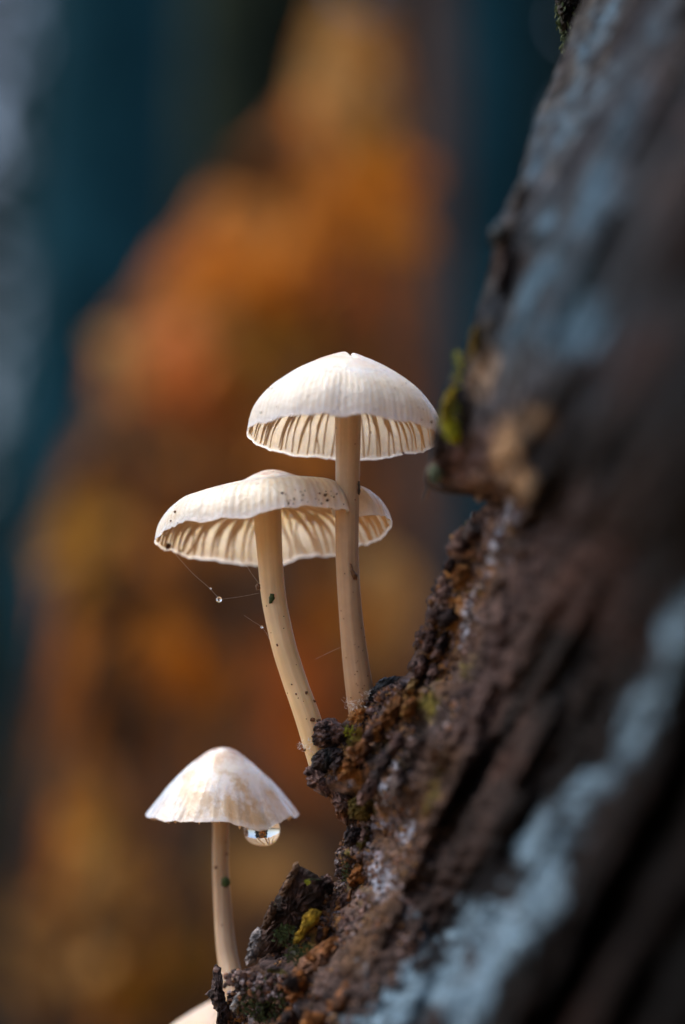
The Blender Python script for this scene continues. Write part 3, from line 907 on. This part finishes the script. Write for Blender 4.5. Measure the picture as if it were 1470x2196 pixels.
def stem(pts, mat, parent, seed):
    """pts: (px, py, d, half width px) from cap to base."""
    p = resample(np.array(pts, float), 90)
    path = P(p[:, 0], p[:, 1], p[:, 2])
    rad = p[:, 3] * KPX * (D0 + p[:, 2]) / D0
    V, F = tube(path, rad, 64)
    ns = 64
    i = np.repeat(np.arange(90), ns) / 89.0
    th = np.tile(np.linspace(0, 2 * math.pi, ns, endpoint=False), 90)
    ctr = np.repeat(path, ns, 0)
    sc_ = 1 + 0.035 * fbm(np.cos(th) * 1.2, np.sin(th) * 1.2, i * 7, seed, 3) + 0.012 * np.sin(th * 9 + 3 * fbm(i * 3, i * 0, 0, seed, 2))
    V = ctr + (V - ctr) * sc_[:, None]
    o = mesh('stem', V, F, mat, parent, attrs={'t': i, 'fib': 0.5 + 0.5 * fbm(np.cos(th) * 8, np.sin(th) * 8, i * 5, seed + 20, 3)})
    return o, BVHTree.FromPolygons([tuple(v) for v in V], [tuple(int(a) for a in f) for f in F])


# tall mushroom
D1, D2, D3 = -0.035, 0.065, 0.16
PR1 = [(0, 0), (.07, .008), (.19, .060), (.38, .160), (.57, .285), (.74, .43), (.86, .57), (.945, .72), (.985, .87), (1.0, 1.0)]
m1 = thing('mushroom', 'tallest cream mushroom with domed cap on a straight upright stem', 'mushroom', tuple(P(778, 1530, D1)), 'mushrooms growing on the trunk')
c1 = Cap((738, 938), D1, 209, 188, PR1, 2.6, 1.5, 3, wavy=0.022, stri=92, nick=True)
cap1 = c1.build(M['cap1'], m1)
c1.gills(cap1, 80, 0, M['gill'], 0.075, 5)
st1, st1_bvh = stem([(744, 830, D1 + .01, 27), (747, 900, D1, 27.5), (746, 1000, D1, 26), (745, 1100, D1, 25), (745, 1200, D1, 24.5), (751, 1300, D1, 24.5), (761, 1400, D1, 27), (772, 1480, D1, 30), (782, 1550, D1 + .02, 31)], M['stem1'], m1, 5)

# wide mushroom, its rim pressed round the tall stem
PR2 = [(0, 0), (.06, .01), (.15, .065), (.25, .145), (.38, .235), (.55, .31), (.70, .385), (.82, .475), (.91, .61), (.97, .79), (1.0, 1.0)]
m2 = thing('mushroom', 'wide cream mushroom on a bent stem, its speckled cap pressed against the tall stem', 'mushroom', tuple(P(684, 1622, 0.0)), 'mushrooms growing on the trunk')
c2 = Cap((588, 1152), D2, 249, 146, PR2, 3.2, -4.0, 23, wavy=0.03, stri=96, thick=(0.13, 0.026), notch=(-38, 8.0, 0.26),
         lobes=[(180, 45, 0.0, 0.04), (-62, 22, 0.0, 0.035), (190, 30, 0.02, -0.03), (-15, 16, 0.01, 0.05), (100, 40, 0.02, -0.03)])
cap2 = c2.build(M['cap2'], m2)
c2.gills(cap2, 74, 0, M['gill'], 0.08, 9)
st2, st2_bvh = stem([(570, 1060, D2, 30), (574, 1110, D2 - .01, 29.5), (580, 1200, D2 - .02, 27), (588, 1285, D2 - .03, 26), (609, 1385, D2 - .05, 26), (634, 1465, D2 - .06, 26), (662, 1545, D2 - .07, 27), (690, 1640, D2 - .07, 27)], M['stem2'], m2, 8)

# small wet mushroom
PR3 = [(0, 0), (.10, .02), (.22, .08), (.43, .265), (.56, .40), (.70, .565), (.87, .81), (1.0, 1.0)]
m3 = thing('mushroom', 'small wet conical mushroom with a water drop hanging from its rim', 'mushroom', tuple(P(500, 2150, D3)), 'mushrooms growing on the trunk')
c3 = Cap((476, 1751), D3, 162, 150, PR3, -7.5, 0.5, 43, wavy=0.022, stri=44, thick=(0.14, 0.03), lobes=[(-58, 17, 0.0, -0.13), (-25, 10, 0.0, 0.03), (20, 40, 0.03, 0.04)], lumpy=0.014)
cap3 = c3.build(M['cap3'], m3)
c3.gills(cap3, 36, 0, M['gill'], 0.13, 19)
st3, st3_bvh = stem([(472, 1700, D3, 18), (474, 1765, D3, 18), (473, 1850, D3, 18), (475, 1900, D3, 18.5), (480, 1980, D3 - .01, 20), (488, 2050, D3 - .03, 22), (500, 2110, D3 - .06, 24), (520, 2190, D3 - .1, 25)], M['stem3'], m3, 11)

# a fourth one, mostly below the picture
D4 = 0.34
m4 = thing('mushroom', 'pale mushroom cap half hidden behind the dark thorn-like bark splinter', 'mushroom', tuple(P(560, 2600, D4)), 'mushrooms growing on the trunk')
c4 = Cap((500, 2270), D4, 200, 134, PR3, 0, 3, 53, wavy=0.03, stri=50)
cap4 = c4.build(M['cap4'], m4)
stem([(500, 2200, D4, 24), (505, 2300, D4, 24), (520, 2450, D4, 26), (560, 2640, D4 - .1, 28)], M['stem2'], m4, 15)

# white felt of threads where the stems leave the bark
for pts, par, d_, sd in (([(648, 1600), (664, 1590), (682, 1560), (696, 1556), (668, 1606)], m2, -0.02, 1), ([(748, 1512), (762, 1516), (790, 1490), (776, 1512)], m1, -0.05, 2), ([(486, 2096), (498, 2108), (516, 2090), (508, 2112)], m3, 0.07, 3)):
    g = np.random.default_rng(900 + sd)
    pts = np.array(pts, float)[g.integers(0, len(pts), 130)] + g.normal(0, 6, (130, 2))
    fz = blades('base_fuzz', P(pts[:, 0], pts[:, 1], d_ + g.normal(0, 0.012, 130)), 10 * KPX, 0.55 * KPX, M['thread'], par, 910 + sd)
    fz['kind'] = 'stuff'

# ------------------------------------------------------------------ specks and scraps on the mushrooms


def speck_mesh(name, pxs, bvh, parent, mat, seed):
    g = np.random.default_rng(seed)
    cs, ss = [], []
    for x, y, r in pxs:
        h = cast(bvh, x, y)
        if h[0] is None:
            continue
        cs.append(np.array(h[0])); ss.append(r * KPX)
    o = crumbs(name, np.array(cs), np.array(ss), np.repeat([[0.10, 0.05, 0.025]], len(cs), 0) * (0.5 + g.random((len(cs), 1))), parent, mat, seed=seed)
    o['kind'] = 'stuff'
    return o


g = np.random.default_rng(77)
sp2 = [(606, 1057, 4), (698, 1062, 4), (685, 1058, 3), (702, 1073, 3.5), (619, 1079, 2.5), (631, 1070, 2), (630, 1080, 2.5), (716, 1066, 2.5), (376, 1098, 3.5), (367, 1117, 2.5), (354, 1148, 4), (359, 1172, 8), (387, 1182, 4),
       (419, 1147, 2.5), (414, 1154, 2.5), (427, 1122, 2.5), (433, 1165, 2.5), (448, 1128, 2.5), (539, 1111, 4), (540, 1129, 2.5), (650, 1062, 2), (660, 1076, 2), (690, 1080, 2)]
sp2 += [(x, y, 1.5) for x, y in zip(g.uniform(600, 740, 26), g.uniform(1050, 1100, 26))] + [(x, y, 1.4) for x, y in zip(g.uniform(370, 470, 14), g.uniform(1120, 1175, 14))]
speck_mesh('dirt_specks', sp2, c2.bvh, cap2, M['crumb'], 3)
sp1 = [(768, 893, 3.5), (795, 927, 2.5), (865, 971, 3.5), (560, 885, 2), (735, 900, 2), (925, 905, 3), (905, 900, 2)] + [(x, y, 1.4) for x, y in zip(g.uniform(560, 920, 30), g.uniform(820, 900, 30))]
speck_mesh('dirt_specks', sp1, c1.bvh, cap1, M['crumb'], 4)
speck_mesh('dirt_specks', [(720, 1056, 4), (762, 952, 2), (762, 1072, 2), (722, 918, 1.6), (775, 920, 1.6), (740, 1230, 1.5), (758, 1270, 1.5)] + [(x, y, 1.5) for x, y in zip(g.uniform(730, 790, 22), g.uniform(1300, 1500, 22))], st1_bvh, st1, M['crumb'], 5)
speck_mesh('dirt_specks', [(595, 1384, 2.5), (626, 1468, 2.5), (657, 1486, 4), (635, 1489, 2.5), (674, 1504, 4), (670, 1544, 5), (682, 1546, 5), (644, 1585, 5), (646, 1594, 4), (655, 1608, 3.5), (556, 1296, 2), (572, 1300, 1.5)] + [(x, y, 1.4) for x, y in zip(g.uniform(560, 680, 20), g.uniform(1290, 1560, 20))], st2_bvh, st2, M['crumb'], 6)
speck_mesh('dirt_specks', [(463, 1861, 4.5), (487, 1832, 4), (455, 1905, 3.5), (485, 1806, 2.5), (476, 1985, 2)], st3_bvh, st3, M['crumb'], 7)


def scrap(outline, bvh, mat, label, cat, seed, name='bark_scrap', thick=0.004):
    o = np.array(outline, float); c = o.mean(0)
    h = cast(bvh, *c)
    if h[0] is None:
        h = cast(bvh, c[0] + (4 if c[0] < 600 else -6), c[1])
    d = (np.array(h[0]) - CAM) @ FWD - D0 if h[0] is not None else 0.0
    V, F, a, b = lump(outline, d - thick * 0.3, thick, seed, rings=5, npt=24, rough=0.8)
    ob = mesh(name, V, F, mat)
    tag(ob, label, cat)
    return ob


scrap([(580, 1274), (587, 1274), (589, 1284), (584, 1294), (578, 1294), (577, 1282)], st2_bvh, M['green'], 'dark green scrap stuck to the bent stem', 'scrap', 301, 'moss_scrap')
scrap([(547, 1256), (552, 1250), (558, 1254), (558, 1264), (550, 1266)], st2_bvh, M['brown'], 'brown crumb clinging to the side of the bent stem', 'crumb', 302, 'bark_crumb')
scrap([(750, 1208), (754, 1210), (757, 1222), (768, 1234), (766, 1243), (758, 1242), (752, 1228)], st1_bvh, M['brown'], 'reddish-brown bark scrap stuck to the tall stem', 'scrap', 303)
scrap([(768, 1030), (772, 1034), (774, 1056), (771, 1062), (767, 1056)], st1_bvh, M['black'], 'thin black sliver on the edge of the tall stem', 'scrap', 304, 'bark_sliver')
scrap([(474, 1886), (482, 1880), (492, 1884), (494, 1896), (484, 1904), (475, 1900)], st3_bvh, M['green'], 'green moss scrap stuck to the small stem', 'scrap', 305, 'moss_scrap', thick=0.007)


# ------------------------------------------------------------------ water drops and spider threads
def lathe(c, prof, mat, name, ns=40, tilt=0.0):
    p = np.array(prof, float)
    th = np.linspace(0, 2 * math.pi, ns, endpoint=False)
    L = np.stack([p[:, 0][:, None] * np.cos(th), p[:, 0][:, None] * np.sin(th), np.repeat(p[:, 1][:, None], ns, 1)], -1)
    n = len(p)
    L = rot_axis(L.reshape(-1, 3), (0, 1, 0), tilt)
    V = L + c
    F = [tuple(q) for q in grid_faces(n, ns, close_c=True)]
    F.append(tuple(range(ns - 1, -1, -1))); F.append(tuple((n - 1) * ns + i for i in range(ns)))
    return mesh(name, V, F, mat)


u = KPX * (D0 + 0.04) / D0
th = np.linspace(0.02, math.pi - 0.02, 30)
dprof = [(max(0.6, 40 * math.sin(a) ** 0.8) * u, (-36 * math.cos(a)) * u) for a in th]
h = cast(c3.bvh, 560, 1764)
dd = ((np.array(h[0]) - CAM) @ FWD - D0) if h[0] is not None else D3 - 0.1
drop = lathe(P(562, 1779, dd + 0.03), dprof, M['water'], 'water_drop', tilt=R(8))
tag(drop, 'large clear water drop hanging from the small wet cap', 'water drop')


def bead(px, py, d, r, label, group=None):
    a = np.linspace(0.03, math.pi - 0.03, 14)
    o = lathe(P(px, py, d), [(r * KPX * math.sin(x), -r * KPX * math.cos(x)) for x in a], M['water'], 'water_bead', 18)
    tag(o, label, 'water bead', group)
    return o


bead(470, 1286, 0.0, 6.5, 'round water bead on the spider thread beneath the wide cap')
bead(562, 1345, 0.02, 3.0, 'tiny water bead on the short thread beside the bent stem')
bead(452, 1262, 0.0, 2.2, 'very small water bead on the thread just above the round bead')
bead(725, 1832, -0.04, 6.5, 'glinting water bead on the bark below the ledge, upper one of a pair')
bead(722, 1847, -0.04, 4.5, 'glinting water bead on the bark below the ledge, lower one of a pair')


def thread(pts, r, label):
    V, F = tube(px_path(pts, 16), 0.27 * r * KPX, 6)
    o = mesh('spider_thread', V, F, M['thread'])
    tag(o, label, 'spider thread', 'spider threads under the wide cap')


thread([(378, 1190, -.01), (412, 1228, 0), (448, 1260, 0), (470, 1284, 0)], 0.55, 'spider thread from the rim of the wide cap down to the round water bead')
thread([(470, 1286, 0), (520, 1279, .01), (556, 1272, .02)], 0.45, 'faint spider thread from the round water bead to the bent stem')
thread([(524, 1320, .01), (545, 1334, .02), (562, 1345, .02), (574, 1362, .02), (582, 1380, .02)], 0.5, 'short spider thread carrying a tiny bead beside the bent stem')
thread([(528, 1212, .06), (544, 1236, .05), (556, 1252, .03)], 0.4, 'spider thread from the wide cap to the brown crumb on the bent stem')
thread([(676, 1414, .02), (705, 1400, .01), (735, 1386, -.03)], 0.4, 'faint spider thread between the bent stem and the tall stem')


# ------------------------------------------------------------------ background: flared rusty trunk
def at(px, py, D):
    return P(px, py, D - D0)


BD = 16.0
L_E = np.array([(20, 735), (60, 690), (150, 655), (250, 620), (330, 520), (420, 450), (520, 390), (700, 250), (900, 190), (1050, 130), (1300, 110), (1800, 80), (2400, 0), (3100, -200)], float)
R_E = np.array([(20, 790), (60, 830), (150, 850), (300, 870), (900, 880), (1400, 890), (2000, 930), (2600, 1040), (3100, 1200)], float)
yy = np.r_[np.linspace(20, 120, 14), np.linspace(140, 2900, 110)]
xl = np.interp(yy, L_E[:, 0], L_E[:, 1]); xr = np.interp(yy, R_E[:, 0], R_E[:, 1])
na = 96
an = np.linspace(0, 2 * math.pi, na, endpoint=False)
cx = (xl + xr) / 2; hw = (xr - xl) / 2
PX = cx[:, None] + hw[:, None] * np.cos(an)
PD = BD + 0.8 - np.minimum(hw, 330)[:, None] * KPX * BD / D0 * 0.75 * np.sin(an)
YY = np.repeat(yy[:, None], na, 1)
nb = fbm(PX / 150, YY / 260, PD * 0.5, 401, 4)
PD = PD - 0.25 * nb
PX = PX + 25 * fbm(PX / 90, YY / 140, PD, 405, 3)
V = at(PX, YY, PD)
n1 = fbm(PX / 130, YY / 170, PD * 0.6, 411, 3); n2 = fbm(PX / 120, YY / 150, PD * 0.6, 421, 3); n3 = fbm(PX / 60, YY / 60, PD, 431, 3)
colr = np.empty(V.shape); colr[:] = (0.21, 0.074, 0.014)
for mk, c in ((sstep(0.0, 0.4, n1), (0.36, 0.128, 0.016)), (sstep(0.0, 0.4, n2), (0.060, 0.030, 0.014)), (sstep(0.2, 0.5, n3) * 0.6, (0.26, 0.14, 0.04))):
    colr[:] = colr * (1 - mk[..., None]) + np.array(c) * mk[..., None]
btree = thing('stump', 'blurred rusty orange-brown flaring tree base behind the mushrooms', 'tree', tuple(at(450, 3000, BD)))
VF = [tuple(int(i) for i in f) for f in grid_faces(len(yy), na, close_c=True)[:, ::-1]] + [tuple(range(na))]
mesh('trunk', V.reshape(-1, 3), VF, M['rust'], btree, cols=colr.reshape(-1, 3))


# background trunks
def bg_trunk(pts, D, hw, mat, label, name='tree'):
    """pts: pixel centre line from top to bottom; hw half width in pixels."""
    p = resample(np.array([(x, y, w_) for (x, y), w_ in zip(pts, hw)], float), 40)
    path = at(p[:, 0], p[:, 1], np.full(40, D))
    V, F = tube(path, p[:, 2] * KPX * D / D0, 20)
    V = V + 0.15 * np.stack([fbm(V[:, 0], V[:, 1], V[:, 2], 7, 3)] * 3, -1) * 0.5
    t = thing(name, label, 'tree', tuple(path[-1]))
    mesh('trunk', V, F, mat, t)
    return t


bg_trunk([(930, -900), (925, 300), (915, 1200), (905, 2600)], 24, [45, 50, 55, 60], M['mauve'], 'blurred slim mauve-grey trunk just beside the rusty tree base')
bg_trunk([(290, -900), (235, 200), (180, 900), (70, 1700), (0, 2500)], 30, [165, 165, 165, 170, 180], M['slate'], 'blurred broad slate-blue trunk leaning beyond the rusty tree base')
bg_trunk([(1060, -900), (1050, 300), (1040, 1200), (1040, 2500)], 34, [90, 90, 95, 100], M['slate'], 'blurred dark teal trunk between the mauve trunk and the leaning trunk')
bg_trunk([(520, -900), (500, 0), (470, 500), (400, 1400), (380, 2500)], 36, [90, 90, 95, 100, 100], M['spruce_dark'], 'blurred dark upright trunk behind the top of the rusty tree base')


# dark conifers closing the view
def conifer(px, D, top_y, bot_y, hwpx, mat, label, seed, n=1500, bl=150):
    g = np.random.default_rng(seed)
    k = KPX * D / D0
    base = at(px, bot_y, D)
    t = thing('conifer_tree', label, 'tree', tuple(base))
    V, F = tube(at(np.full(12, px), np.linspace(top_y, bot_y, 12), np.full(12, D)), np.linspace(4, 26, 12) * k, 8)
    mesh('trunk', V, F, M['twig'], t)
    f = g.random(n) ** 0.75
    a = g.uniform(0, 2 * math.pi, n)
    rr = hwpx * (0.12 + 0.88 * f) * np.sqrt(g.random(n)) * (0.8 + 0.4 * np.sin(f * 40))
    c = at(px + rr * np.cos(a), top_y + f * (bot_y - top_y) + 40 * g.normal(size=n), D + rr * np.sin(a) * k)
    o = blades('crown', c, bl * k, bl * 0.24 * k, mat, t, seed, dirs=np.array([0, 0, -0.5]))
    return t


conifer(260, 52, -1300, 2600, 300, M['spruce'], 'blurred dark blue-green conifer behind the slate trunk', 501, 2000)
conifer(560, 60, -1500, 2600, 460, M['spruce_dark'], 'blurred blackish conifer above the rusty tree base', 502, 3200)
conifer(1000, 56, -1400, 2600, 460, M['spruce'], 'blurred teal conifer between the trunks', 503, 4200)
conifer(1420, 60, -1400, 2600, 460, M['spruce_dark'], 'dark conifer largely hidden by the leaning trunk', 504, 1600)
conifer(-180, 70, -600, 2600, 330, M['spruce'], 'blurred thin grey-green conifer against the pale sky', 505, 3300, 85)
conifer(60, 90, -1500, 2600, 440, M['spruce_dark'], 'blurred distant conifer with sky glinting through its crown', 506, 2500, 75)
conifer(1080, 80, -1700, 2600, 500, M['spruce_dark'], 'blurred distant dark conifer behind the teal trunk', 507, 3500, 110)


conifer(-30, 26, 1000, 2900, 150, M['spruce_dark'], 'blurred low blackish young conifer beside the foot of the slate trunk', 508, 1300, 60)


# ------------------------------------------------------------------ autumn shrubs with large leaves
def leaf_mesh(mat):
    """A pointed oval leaf one unit long, folded along the midrib and curled."""
    n = 7
    f = np.linspace(0, 1, n)
    wd = 0.33 * np.sin(math.pi * f ** 0.85) ** 0.8 + 0.004
    V, F = [], []
    for i in range(n):
        zc = -0.22 * f[i] ** 2
        V += [(f[i], -wd[i], zc + 0.10 * wd[i] / 0.33), (f[i], 0, zc), (f[i], wd[i], zc + 0.07 * wd[i] / 0.33)]
    V = np.array(V) - np.array([0.5, 0, 0])
    for i in range(n - 1):
        b = i * 3
        F += [(b, b + 3, b + 4, b + 1), (b + 1, b + 4, b + 5, b + 2)]
    m = bpy.data.meshes.new('leaf')
    m.from_pydata(V.tolist(), [], F)
    m.polygons.foreach_set('use_smooth', np.full(len(m.polygons), True))
    m.materials.append(mat)
    return m


LEAF = {k: leaf_mesh(M[k]) for k in ('orange', 'rust_red', 'tan', 'ochre_leaf', 'umber', 'olive')}


def shrub(label, base_px, D, spots, seed):
    """spots: (px, py, spread px, colour, leaves)."""
    g = np.random.default_rng(seed)
    base = at(base_px[0], base_px[1], D); base[2] = 0.0
    t = thing('autumn_shrub', label, 'shrub', tuple(base), 'autumn shrubs in front of the rusty tree base')
    for x, y, spread, colr_, n in spots:
        tip = at(x, y, D)
        mid = base * 0.45 + tip * 0.55 + np.array([0.3 * g.normal(), 0.3 * g.random(), 0.0])
        V, F = tube(resample(np.array([base, mid, tip]), 16), np.linspace(0.05, 0.012, 16), 6)
        mesh('branch', V, F, M['twig'], t)
        for k in range(int(n * 1.8)):
            p = at(x + spread * g.normal() * 0.6, y + spread * g.normal() * 0.6, D - 0.05 + 0.25 * g.normal())
            lf = bpy.data.objects.new('leaf', LEAF[colr_])
            C.objects.link(lf)
            lf.parent = t
            sz = g.uniform(0.22, 0.38)
            lf.location = Vector(p - base)
            lf.rotation_euler = (g.uniform(0.3, 1.5), g.uniform(-0.9, 0.9), g.uniform(0, 6.28))
            lf.scale = (sz, sz, sz)
    return t


shrub('blurred tall sapling with glowing orange leaves reaching above the tall mushroom', (800, 3000), 13.2,
      [(720, 130, 50, 'tan', 5), (760, 250, 60, 'tan', 5), (790, 400, 60, 'orange', 6), (820, 470, 50, 'orange', 4), (700, 520, 80, 'orange', 6), (800, 330, 40, 'ochre_leaf', 2)], 601)
shrub('blurred sapling with rust-red and orange leaves beside the tall cap', (500, 3000), 13.6,
      [(560, 570, 80, 'orange', 7), (470, 590, 60, 'orange', 4), (720, 680, 70, 'rust_red', 6), (620, 720, 90, 'ochre_leaf', 6), (600, 375, 50, 'umber', 5), (400, 830, 70, 'rust_red', 7), (700, 640, 60, 'orange', 3), (500, 760, 70, 'ochre_leaf', 4), (380, 700, 60, 'rust_red', 3)], 602)
shrub('blurred low shrub with ochre and olive leaves beside the wide cap', (150, 3000), 12.6,
      [(160, 1090, 60, 'ochre_leaf', 5), (150, 1180, 60, 'ochre_leaf', 3), (260, 1300, 80, 'umber', 5), (390, 1400, 70, 'orange', 4), (250, 1560, 70, 'umber', 4), (480, 1290, 80, 'umber', 6), (640, 1080, 70, 'umber', 4), (330, 960, 70, 'umber', 3), (260, 750, 50, 'tan', 2)], 603)
shrub('blurred shrub with tan and olive leaves around the small mushroom', (250, 3000), 12.8,
      [(200, 1800, 80, 'ochre_leaf', 4), (230, 1900, 60, 'tan', 4), (120, 2060, 90, 'tan', 8), (250, 2120, 80, 'ochre_leaf', 7), (560, 1900, 50, 'tan', 4), (420, 2060, 70, 'ochre_leaf', 4), (640, 1520, 90, 'rust_red', 8), (600, 1380, 80, 'orange', 3), (690, 1300, 60, 'orange', 3), (820, 1370, 50, 'tan', 6), (830, 1250, 40, 'tan', 4), (620, 1000, 60, 'orange', 3)], 604)
